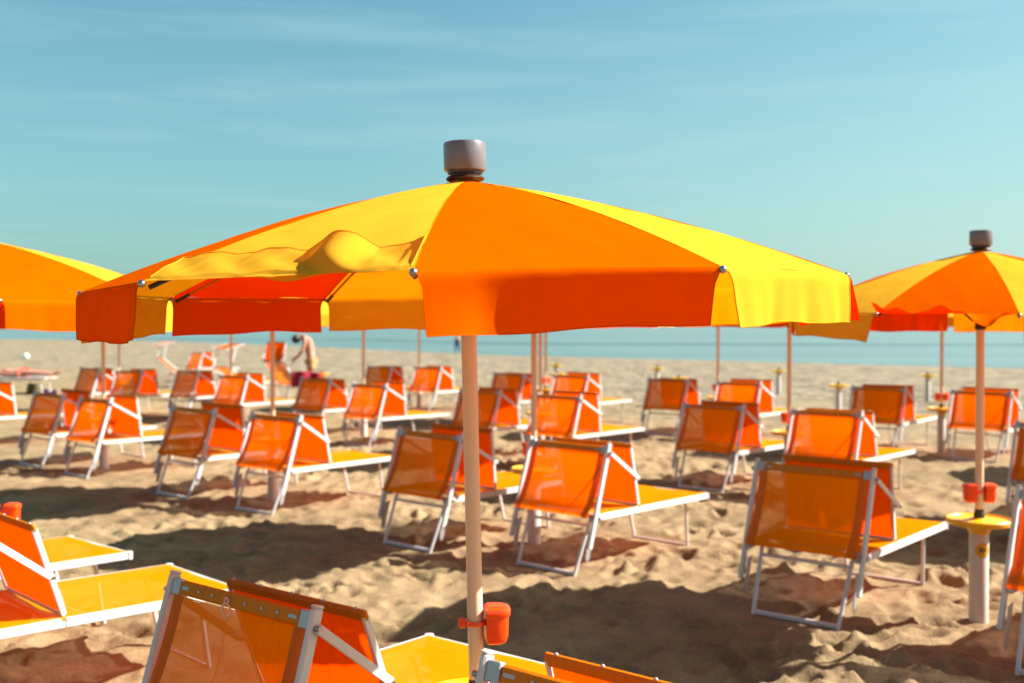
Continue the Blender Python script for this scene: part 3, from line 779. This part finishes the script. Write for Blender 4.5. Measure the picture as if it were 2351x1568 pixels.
    # hinge plates hanging from the rails
    if posed is None:
        for s in (-1, 1):
            p_ = MB(); x = s * (HW - .030)
            p_.box((x, -.150, .410), (.030, .075, .05), None, .004)
            vs = []
            for xx in (x - .003, x + .003): vs += [(xx, -.135, .33), (xx, -.195, .32), (xx, -.235, .14), (xx, -.225, .095), (xx, -.195, .12), (xx, -.175, .20)]
            n = 6; fs = [tuple(range(n)), tuple(reversed(range(n, 2 * n)))] + [(i, i + n, (i + 1) % n + n, (i + 1) % n) for i in range(n)]
            p_.add(vs, fs)
            p_.build('hinge_plate', M['rawalu'], root)
    # sling: backrest down and round into the seat, then flat to the foot
    if posed is None: pth = [(0, -.030, .858), (0, -.060, .74), (0, -.105, .62), (0, -.165, .50), (0, -.215, .442), (0, -.208, .414), (0, -.15, .410), (0, -.07, .418)]
    else:
        a = hb - d * .02; pth = [a, a * .6 + Vector((0, .02, .40)) * .4, (0, .04, .405), (0, .10, .418)]
    if posed is None: pth[0] = tuple(hb - d * .028 - nrm * .002)
    path = bez(pth, 60)
    fn, uvf = sheet(path, .335, sag=-.004)
    sl = MB().grid(fn, 16, 60, uvf).build('sling', M['mesh'], root, angle=80)
    y0 = -.10 if posed is None else .06
    def bf(u, v):
        x = (u * 2 - 1); y = y0 + (1.282 - y0) * v; z = .4385 - .018 * (1 - x * x) * math.sin(math.pi * min(1, max(0, (y - y0) / (1.30 - y0)))) ** .5
        if abs(x) > .985: z -= .012
        if v > .985: z -= .014
        return (x * .3995, y, z + .002 * math.sin(7 * x + 9 * y) * (1 - x * x))
    MB().grid(bf, 24, 40, lambda u, v: (u * .8, v * 1.38)).build('bed_sheet', M['mesh'], root, angle=80)
    for s in (-1, 1):
        e_ = MB()
        def ef(u, v, s=s):
            p = Vector(fn(0.5 + s * 0.5, v)); return (s * (.300 + .058 * u), p.y, p.z + .0012)
        e_.grid(ef, 2, 60, lambda u, v: (u * .05, v * 2.2))
        e_.build('sling_hem', M['edge'], sl, angle=80)
    # sun shade on its two arms
    if posed is None:
        T = Vector((0, .327 - lean, .915 - lean * .5)); Bm = Vector((0, .385 - lean * .2, .445)); A1 = B1 - d * .058; A2 = (T + Bm) / 2 + Vector((0, 0, -.02))
    else:
        A1 = B1 - d * .05; sa = R(posed[1]); A2 = A1 + Vector((0, posed[2], posed[3])); dd = Vector((0, math.cos(sa), math.sin(sa)))
        T = A2 + dd * .24; Bm = A2 - dd * .24
    dv = (T - Bm).normalized(); nv = Vector((0, dv.z, -dv.y))
    hp = .365
    sf = MB()
    for s in (-1, 1): sf.bar(Bm + Vector((s * hp, 0, 0)), T + Vector((s * hp, 0, 0)), .014, .026, (0, 1, 0), .003)
    sf.bar(Bm + Vector((-hp + .007, 0, 0)), Bm + Vector((hp - .007, 0, 0)), .024, .016, nv, .003)
    fr = sf.build('shade_frame', M['alu'], root)
    sb = MB(); sb.bar(T + Vector((-hp - .010, 0, 0)), T + Vector((hp + .010, 0, 0)), .042, .024, nv, .008)
    tb = sb.build('shade_bar', M['hem'], root)
    rv = MB()
    for x in (-.33, -.17, 0, .17, .33): rv.ball(T + dv * .021 + Vector((x, 0, 0)), .0065, 8)
    if lean > .08:
        for x in (-.33, -.17, 0, .17, .33): MB().ball(T + dv * .021 + Vector((x, 0, 0)), .0065, 10).build('rivet', M['rawalu'], tb)
    else: rv.build('rivet', M['rawalu'], tb)
    sheet_p = bez([T - dv * .018, (T * 2 + Bm) / 3 - nv * .006, (T + Bm * 2) / 3 - nv * .006, Bm + dv * .006], 16)
    f2, u2 = sheet(sheet_p, hp - .009)
    MB().grid(f2, 12, 16, u2).build('shade_cloth', M['shade'], root, angle=80)
    for s in (-1, 1):
        ax = s * (HW + .024)
        am = MB().bar(A1 + Vector((ax, 0, 0)), A2 + Vector((ax, 0, 0)), .011, .030, (0, 0, 1), .002)
        arm = am.build('shade_arm', M['alu'], root)
        bt = MB(); bt.tube([A1 + Vector((ax - s * .03, 0, 0)), A1 + Vector((ax + s * .012, 0, 0))], .009, 10); bt.tube([A2 + Vector((ax - s * .045, 0, 0)), A2 + Vector((ax + s * .011, 0, 0))], .008, 10)
        bt.build('bolt', M['steel'], arm)
    if ring:
        rg = MB(); c0 = hb - nrm * .018 + Vector((-.045, 0, -.036))
        rg.tube([c0 + Vector((.024 * math.cos(a), 0, .022 * math.sin(a))) for a in np.linspace(0, 2 * math.pi, 24, endpoint=False)], .0035, 6, closed=True)
        c1 = c0 + Vector((.002, 0, .031)); rg.tube([c1 + Vector((.010 * math.cos(a), 0, .010 * math.sin(a))) for a in np.linspace(0, 2 * math.pi, 16, endpoint=False)], .003, 6, closed=True)
        ro = rg.build('ring', M['ring'], root)
        MB().tube([c0 + Vector((0, 0, -.022)), c0 + Vector((-.004, -.012, -.12)), c0 + Vector((-.014, -.05, -.25)), c0 + Vector((-.02, -.09, -.36))], .0016, 5).build('cord', M['cord'], ro)
    return root
GRP = 'orange sun loungers in pairs under the parasols'
std = make_lounger()
std2 = make_lounger(lean=.045); std3 = make_lounger(lean=-.02)
near1 = make_lounger(lean=0.115, ring=True)
near2 = make_lounger(lean=0.10)
LG = [ # x, y, yaw, variant, label
 (1.89, 6.76, .70, 's', 'lounger seen from behind at the right, left of the yellow table stand with the number'),
 (0.43, 8.13, .76, 's', 'lounger directly right of the central pole, its yellow foot end reaching right'),
 (-0.67, 8.92, .75, 's', 'lounger whose backrest stands directly left of the central pole'),
 (-2.31, 10.59, .70, 's', 'right lounger of the near left pair, long yellow foot end'),
 (-3.40, 11.55, .69, 's', 'left lounger of the near left pair, beside its yellow-footed twin'),
 (-5.01, 13.05, .74, 's', 'right lounger of the pair by the left edge'),
 (-5.97, 13.98, .70, 's', 'left lounger of the pair by the left edge, lilac cloth on top'),
 (-7.98, 16.21, .74, 's', 'lounger cut by the left edge in the third row'),
 (-8.65, 22.2, .72, 's', 'left lounger of the far left pair, behind the thin leftmost pole'),
 (-7.45, 21.1, .55, 's', 'right lounger of the far left pair'),
 (-6.23, 20.86, .75, 's', 'left lounger of the far pair left of the red towel'),
 (-4.90, 19.09, .66, 's', 'right lounger of the far pair left of the red towel'),
 (-3.22, 17.8, .73, 's', 'left lounger of the pair just below the red towel'),
 (-2.13, 16.22, .74, 's', 'lounger in the middle distance with white rail pointing at the central pole'),
 (-0.43, 14.71, .76, 's', 'lounger half hidden by the central pole in the second row'),
 (0.59, 13.68, .77, 's', 'lounger right of the second pole, above the near central lounger'),
 (-10.06, 34.6, .80, 's', 'small farthest upright lounger near the water at the left'),
 (-2.82, 23.25, .73, 's', 'left one of the two smallest loungers left of the central pole'),
 (-1.76, 22.7, .70, 's', 'right one of the two smallest loungers left of the central pole'),
 (-0.04, 19.82, .77, 's', 'small far lounger just right of the central pole'),
 (1.05, 19.18, .74, 's', 'small far lounger right of the slim poles, white foot end free'),
 (2.58, 17.82, .72, 's', 'left lounger of the far pair right of centre'),
 (3.54, 16.8, .76, 's', 'right lounger of the far pair right of centre'),
 (5.23, 15.39, .70, 's', 'left lounger of the far right pair'),
 (6.30, 14.52, .72, 's', 'right lounger of the far right pair, behind the right pole'),
 (2.24, 12.01, .74, 's', 'left lounger of the middle right pair'),
 (3.25, 11.15, .75, 's', 'right lounger of the middle right pair, above the big right lounger'),
 (4.88, 9.60, .74, 's', 'lounger cut by the right edge in the middle row'),
 (2.99, 5.54, .80, 's', 'nearest lounger cut by the right edge beside the yellow table stand'),
 (-0.885, 3.55, .70, near1, 'nearest lounger at the bottom left, seen from behind with a ring on a cord'),
 (0.23, 2.61, .72, 'n', 'lounger at the bottom edge right of the central pole, only its top showing'),
 (-2.62, 5.06, .80, near2, 'lounger cut by the left edge with a broad sunlit yellow foot end'),
 (-3.46, 5.86, .74, 'n', 'lounger at the left edge behind the near one, only its yellow foot end showing'),
]
used = set()
for i, (x, y, a, v_, lb) in enumerate(LG):
    if v_ == 's':
        src_ = (std, std2, std3)[(i * 7 + i // 3) % 3]; o_ = src_ if src_.name not in used else copy_tree(src_); used.add(src_.name)
    else: o_ = v_ if not isinstance(v_, str) else copy_tree(near2)
    place(o_, (x, y, 0), -a)
    tag(o_, lb, 'sun lounger', GRP)
    if i > 3: o_.rotation_euler = (R(random.Random(i).uniform(-.5, .5)), R(random.Random(i + 50).uniform(-.7, .7)), -a)
# loungers in use near the water: backrest laid back, shade swung over the head
for x, y, a, ps, lb in [(-9.75, 31.5, 1.05, (42, 12, .10, .42), 'small far lounger with laid back orange backrest and raised shade'),
                        (-6.55, 26.2, .80, (35, 14, .16, .50), 'far lounger with its brown shade raised flat above the head end'),
                        (-5.35, 25.6, .74, (55, 78, .05, .20), 'far lounger with upright brown shade and the red towel beside the bending person')]:
    o_ = make_lounger(posed=ps); place(o_, (x, y, 0), -a); tag(o_, lb, 'sun lounger', GRP)

# ------------------------------------------------------------------ people
def skin_mesh(joints, edges, name, m, root_i=0, sub=2):
    me_ = bpy.data.meshes.new(name); me_.from_pydata([j[0] for j in joints], edges, [])
    ob = bpy.data.objects.new(name, me_); col.objects.link(ob)
    sk = ob.modifiers.new('skin', 'SKIN'); sk.use_smooth_shade = True
    for i, (p, r) in enumerate(joints):
        sv = me_.skin_vertices[0].data[i]; sv.radius = (r, r) if not isinstance(r, tuple) else r; sv.use_root = (i == root_i)
    sb = ob.modifiers.new('sub', 'SUBSURF'); sb.levels = sub; sb.render_levels = sub
    dg = bpy.context.evaluated_depsgraph_get(); dg.update()
    nm = bpy.data.meshes.new_from_object(ob.evaluated_get(dg)); bpy.data.objects.remove(ob)
    nm.materials.clear(); nm.materials.append(m); nm.polygons.foreach_set('use_smooth', [True] * len(nm.polygons))
    ob = bpy.data.objects.new(name, nm); col.objects.link(ob); return ob
def hand(J, E, wrist_i, dirv, side):
    w = Vector(J[wrist_i][0]); d = Vector(dirv).normalized(); s = Vector(side).normalized()
    J.append((tuple(w + d * .05), .026)); pi = len(J) - 1; E.append((wrist_i, pi))
    for k, (off, ln) in enumerate([(-.030, .068), (-.010, .078), (.011, .073), (.030, .058)]):
        b_ = w + d * .088 + s * off
        J.append((tuple(b_), .009)); E.append((pi, len(J) - 1))
        J.append((tuple(b_ + d * ln * .5), .0085)); E.append((len(J) - 2, len(J) - 1))
        J.append((tuple(b_ + d * ln * .95 + s.cross(d) * .014), .007)); E.append((len(J) - 2, len(J) - 1))
    J.append((tuple(w + d * .045 - s * .042), .010)); E.append((pi, len(J) - 1))
    J.append((tuple(w + d * .085 - s * .060), .009)); E.append((len(J) - 2, len(J) - 1))
def person(P, loc, rz, label, group=None, hair='hair', clothes=(), hairlen=0.0, skin='skin'):
    """P: dict of joint positions"""
    J = []; E = []; I = {}
    def add(n, p, r, par=None):
        J.append((tuple(p), r)); I[n] = len(J) - 1
        if par: E.append((I[par], I[n]))
    rad = dict(pelvis=.125, waist=.110, chest=.135, neckb=.075, neck=.052, head0=.060, head=.088, crown=.070)
    add('pelvis', P['pelvis'], rad['pelvis']); prev = 'pelvis'
    for n in ('waist', 'chest', 'neckb', 'neck', 'head0', 'head', 'crown'): add(n, P[n], rad[n], prev); prev = n
    for s in 'LR':
        add('hip' + s, P['hip' + s], .088, 'pelvis'); add('knee' + s, P['knee' + s], .056, 'hip' + s)
        cf = Vector(P['knee' + s]) * .68 + Vector(P['ank' + s]) * .32; add('calf' + s, cf, .054, 'knee' + s)
        add('ank' + s, P['ank' + s], .036, 'calf' + s); add('toe' + s, P['toe' + s], .030, 'ank' + s)
        add('sh' + s, P['sh' + s], .056, 'neckb'); add('elb' + s, P['elb' + s], .040, 'sh' + s); add('wr' + s, P['wr' + s], .026, 'elb' + s)
        dv_ = Vector(P['wr' + s]) - Vector(P['elb' + s]); sd_ = dv_.cross(Vector((0, 0, 1)))
        if sd_.length < .02: sd_ = Vector((0, 1, 0))
        hand(J, E, I['wr' + s], dv_, sd_)
    root = skin_mesh(J, E, 'person', M[skin])
    root.location = loc; root.rotation_euler = (0, 0, rz)
    # hair cap
    h0 = Vector(P['head']); up = (Vector(P['crown']) - Vector(P['head0'])).normalized(); fw = Vector(P['face']).normalized()
    hr = MB().ball(h0 + up * .03 - fw * .022, .105, 16, (1, 1, 1.0))
    if hairlen: hr.ball(h0 - fw * .06 - up * .05, .085, 12, (1, 1, 1.2))
    hr.build('hair', M[hair], root)
    sd2 = up.cross(fw)
    fc = MB(); fc.ball(h0 + fw * .100 - up * .02, .016, 8, (1, 1, 1.3))
    for s in (-1, 1): fc.ball(h0 + sd2 * s * .088 - up * .01, .018, 8, (.6, 1, 1.4))
    fc.build('face', M[skin], root)
    ey = MB()
    for s in (-1, 1): ey.ball(h0 + fw * .086 + sd2 * s * .032 + up * .008, .009, 8)
    ey.ball(h0 + fw * .086 - up * .05, .012, 8, (1.6, 1.6, .5))
    ey.build('eyes', M['rubber'], root)
    for nm_, mt_, segs in clothes:
        JJ = [(tuple(Vector(p)), r) for p, r in segs[0]]; c_ = skin_mesh(JJ, segs[1], nm_, M[mt_]); c_.parent = root
    tag(root, label, 'person', group)
    return root
# person walking at the water's edge
W = dict(pelvis=(0, 0, .93), waist=(0, 0, 1.08), chest=(0, -.01, 1.27), neckb=(0, .0, 1.42), neck=(0, 0, 1.50), head0=(0, 0, 1.54), head=(0, 0, 1.62), crown=(0, 0, 1.69), face=(0, 1, 0),
         hipL=(-.09, 0, .88), kneeL=(-.10, .12, .50), ankL=(-.10, .06, .08), toeL=(-.10, .20, .03), hipR=(.09, 0, .88), kneeR=(.10, -.02, .48), ankR=(.10, -.22, .10), toeR=(.10, -.10, .03),
         shL=(-.18, 0, 1.39), elbL=(-.22, -.06, 1.12), wrL=(-.21, .05, .90), shR=(.18, 0, 1.39), elbR=(.22, .06, 1.12), wrR=(.21, .18, .92))
person(W, (-3.55, 70.5, -0.07), R(70), 'distant person in dark trousers standing at the water just left of the central pole',
       clothes=[('trousers', 'navy', ([((0, 0, .97), .135), ((-.09, 0, .86), .105), ((-.10, .12, .50), .075), ((-.10, .065, .14), .055), ((.09, 0, .86), .105), ((.10, -.02, .48), .075), ((.10, -.20, .16), .055)], [(0, 1), (1, 2), (2, 3), (0, 4), (4, 5), (5, 6)]))])
# person bending over a lounger
Bp = dict(pelvis=(0, 0, 1.02), waist=(-.02, 0, 1.17), chest=(-.07, 0, 1.38), neckb=(-.16, 0, 1.52), neck=(-.22, 0, 1.545), head0=(-.26, 0, 1.53), head=(-.33, 0, 1.47), crown=(-.39, 0, 1.42), face=(-.6, 0, -.9),
          hipL=(.01, -.10, .96), kneeL=(-.04, -.13, .53), ankL=(.03, -.14, .08), toeL=(-.12, -.16, .03), hipR=(.01, .10, .96), kneeR=(-.05, .13, .53), ankR=(.05, .14, .08), toeR=(-.10, .16, .03),
          shL=(-.13, -.19, 1.47), elbL=(-.20, -.24, 1.20), wrL=(-.34, -.18, 1.02), shR=(-.13, .19, 1.47), elbR=(-.18, .24, 1.20), wrR=(-.34, .16, 1.05))
person(Bp, (-4.72, 25.4, 0), R(12), 'bare-backed person in tan patterned shorts bending over a far lounger',
       clothes=[('shorts', 'floral', ([((-.01, 0, 1.08), .145), ((.01, -.10, .96), .118), ((-.01, -.12, .72), .105), ((.01, .10, .96), .118), ((-.01, .12, .72), .105)], [(0, 1), (1, 2), (0, 3), (3, 4)]))])
# sunbather lying on a lounger at the left edge, feet towards the right
lz = .52
Lp = dict(pelvis=(0, 0, lz + .03), waist=(-.17, 0, lz), chest=(-.38, 0, lz + .04), neckb=(-.54, 0, lz + .06), neck=(-.60, 0, lz + .07), head0=(-.65, 0, lz + .08), head=(-.73, 0, lz + .10), crown=(-.80, 0, lz + .11), face=(0, 0, 1),
          hipL=(.06, -.10, lz + .03), kneeL=(.45, -.12, lz + .02), ankL=(.86, -.10, lz - .01), toeL=(.98, -.11, lz + .08), hipR=(.06, .10, lz + .03), kneeR=(.46, .12, lz + .04), ankR=(.87, .10, lz - .01), toeR=(.97, .12, lz + .10),
          shL=(-.52, -.17, lz + .03), elbL=(-.30, -.26, lz), wrL=(-.06, -.25, lz), shR=(-.52, .17, lz + .03), elbR=(-.30, .26, lz), wrR=(-.06, .25, lz))
LX, LY = -12.85, 28.4
person(Lp, (LX, LY, 0), R(2), 'sunbather lying flat on a lounger at the left edge, feet to the right',
       clothes=[('swimwear', 'coral', ([((-.03, 0, lz + .035), .140), ((.06, -.09, lz + .03), .102), ((.06, .09, lz + .03), .102)], [(0, 1), (0, 2)]))])
fl = make_lounger(posed=(4, 8, .05, .42)); place(fl, (LX - .55, LY, 0), -R(88)); tag(fl, 'lounger at the left edge laid flat under the sunbather', 'sun lounger', GRP)
def cloth_patch(name, fn, m_, nu=14, nv=14):
    mb = MB(); mb.grid(fn, nu, nv); o_ = mb.build(name, m_, angle=80)
    so = o_.modifiers.new('thick', 'SOLIDIFY'); so.thickness = 0.012
    return o_
tw = cloth_patch('towel', lambda u, v: (LX - .9 + 1.55 * u, LY - .36 + .72 * v - 0 * u, .442 - (.06 * max(0, (.06 - v)) / .06) + .004 * math.sin(9 * u) * math.cos(7 * v)), M['greytowel'])
tag(tw, 'grey towel spread under the lying sunbather', 'towel')
rt = cloth_patch('towel', lambda u, v: (-5.08 + .66 * u, 24.95 + .1 * u + .03 * math.sin(12 * u) - .05 * math.sin(v * 2), .72 - .36 * v - .05 * u * v + .02 * math.sin(5 * u)), M['redcloth'])
tag(rt, 'crimson towel hanging on the far lounger beside the bending person', 'towel')
pc = cloth_patch('cloth', lambda u, v: (-5.97 - .14 + .26 * u, 13.98 + .13 - .23 * u + .05 * (v - .5), .955 + .02 * math.sin(9 * u) * math.sin(3 * v) - .09 * abs(v - .5)), M['purple'], 10, 8)
tag(pc, 'small lilac cloth lying over the backrest top of the left lounger', 'cloth')
# head cushion of the sunbather: a white wedge at the frame edge
wt = MB()
wt.grid(lambda u, v: (LX - 1.42 + .60 * u, LY - .33 + .66 * v, .47 + .50 * (1 - u) + .05 * math.sin(u * 3.1) * math.sin(v * 3.1)), 10, 10)
wo = wt.build('towel', M['white'], angle=80); so = wo.modifiers.new('thick', 'SOLIDIFY'); so.thickness = .04
tag(wo, 'white towel draped on the raised head end at the left edge', 'towel')
# olive bag on the sand under that lounger
bgm = MB()
def bagf(u, v):
    a = 2 * math.pi * u; k = 1 - .25 * v ** 2; ca, sa = math.cos(a), math.sin(a)
    return (.17 * k * (abs(ca) ** .5) * (1 if ca > 0 else -1), .11 * k * (abs(sa) ** .5) * (1 if sa > 0 else -1), .30 * v + .015 * math.sin(a * 3))
bgm.grid(bagf, 32, 8); bgm.add([(0, 0, .285)], [])
n0 = 8 * 33
bgm.f += [(n0 + i, n0 + i + 1, len(bgm.v) - 1) for i in range(32)]; bgm.uv = None
bg_o = bgm.build('bag', M['olive']); bg_o.location = (-12.35, 27.9, -0.01)
MB().tube([(-.09, 0, .27), (-.08, 0, .36), (0, 0, .41), (.08, 0, .36), (.09, 0, .27)], .010, 8).build('handle', M['olive'], bg_o)
tag(bg_o, 'dark olive bag on the sand under the sunbather', 'bag')
bl = MB().ball((0, 0, .15), .16, 20).build('beach_ball', M['paleplastic']); bl.location = (-25.6, 57, 0)
MB().lathe([(.0, .303), (.02, .306), (.022, .312), (.0, .314)], 12).build('valve', M['white'], bl)
tag(bl, 'tiny pale green ball lying on the open sand at the left', 'ball')
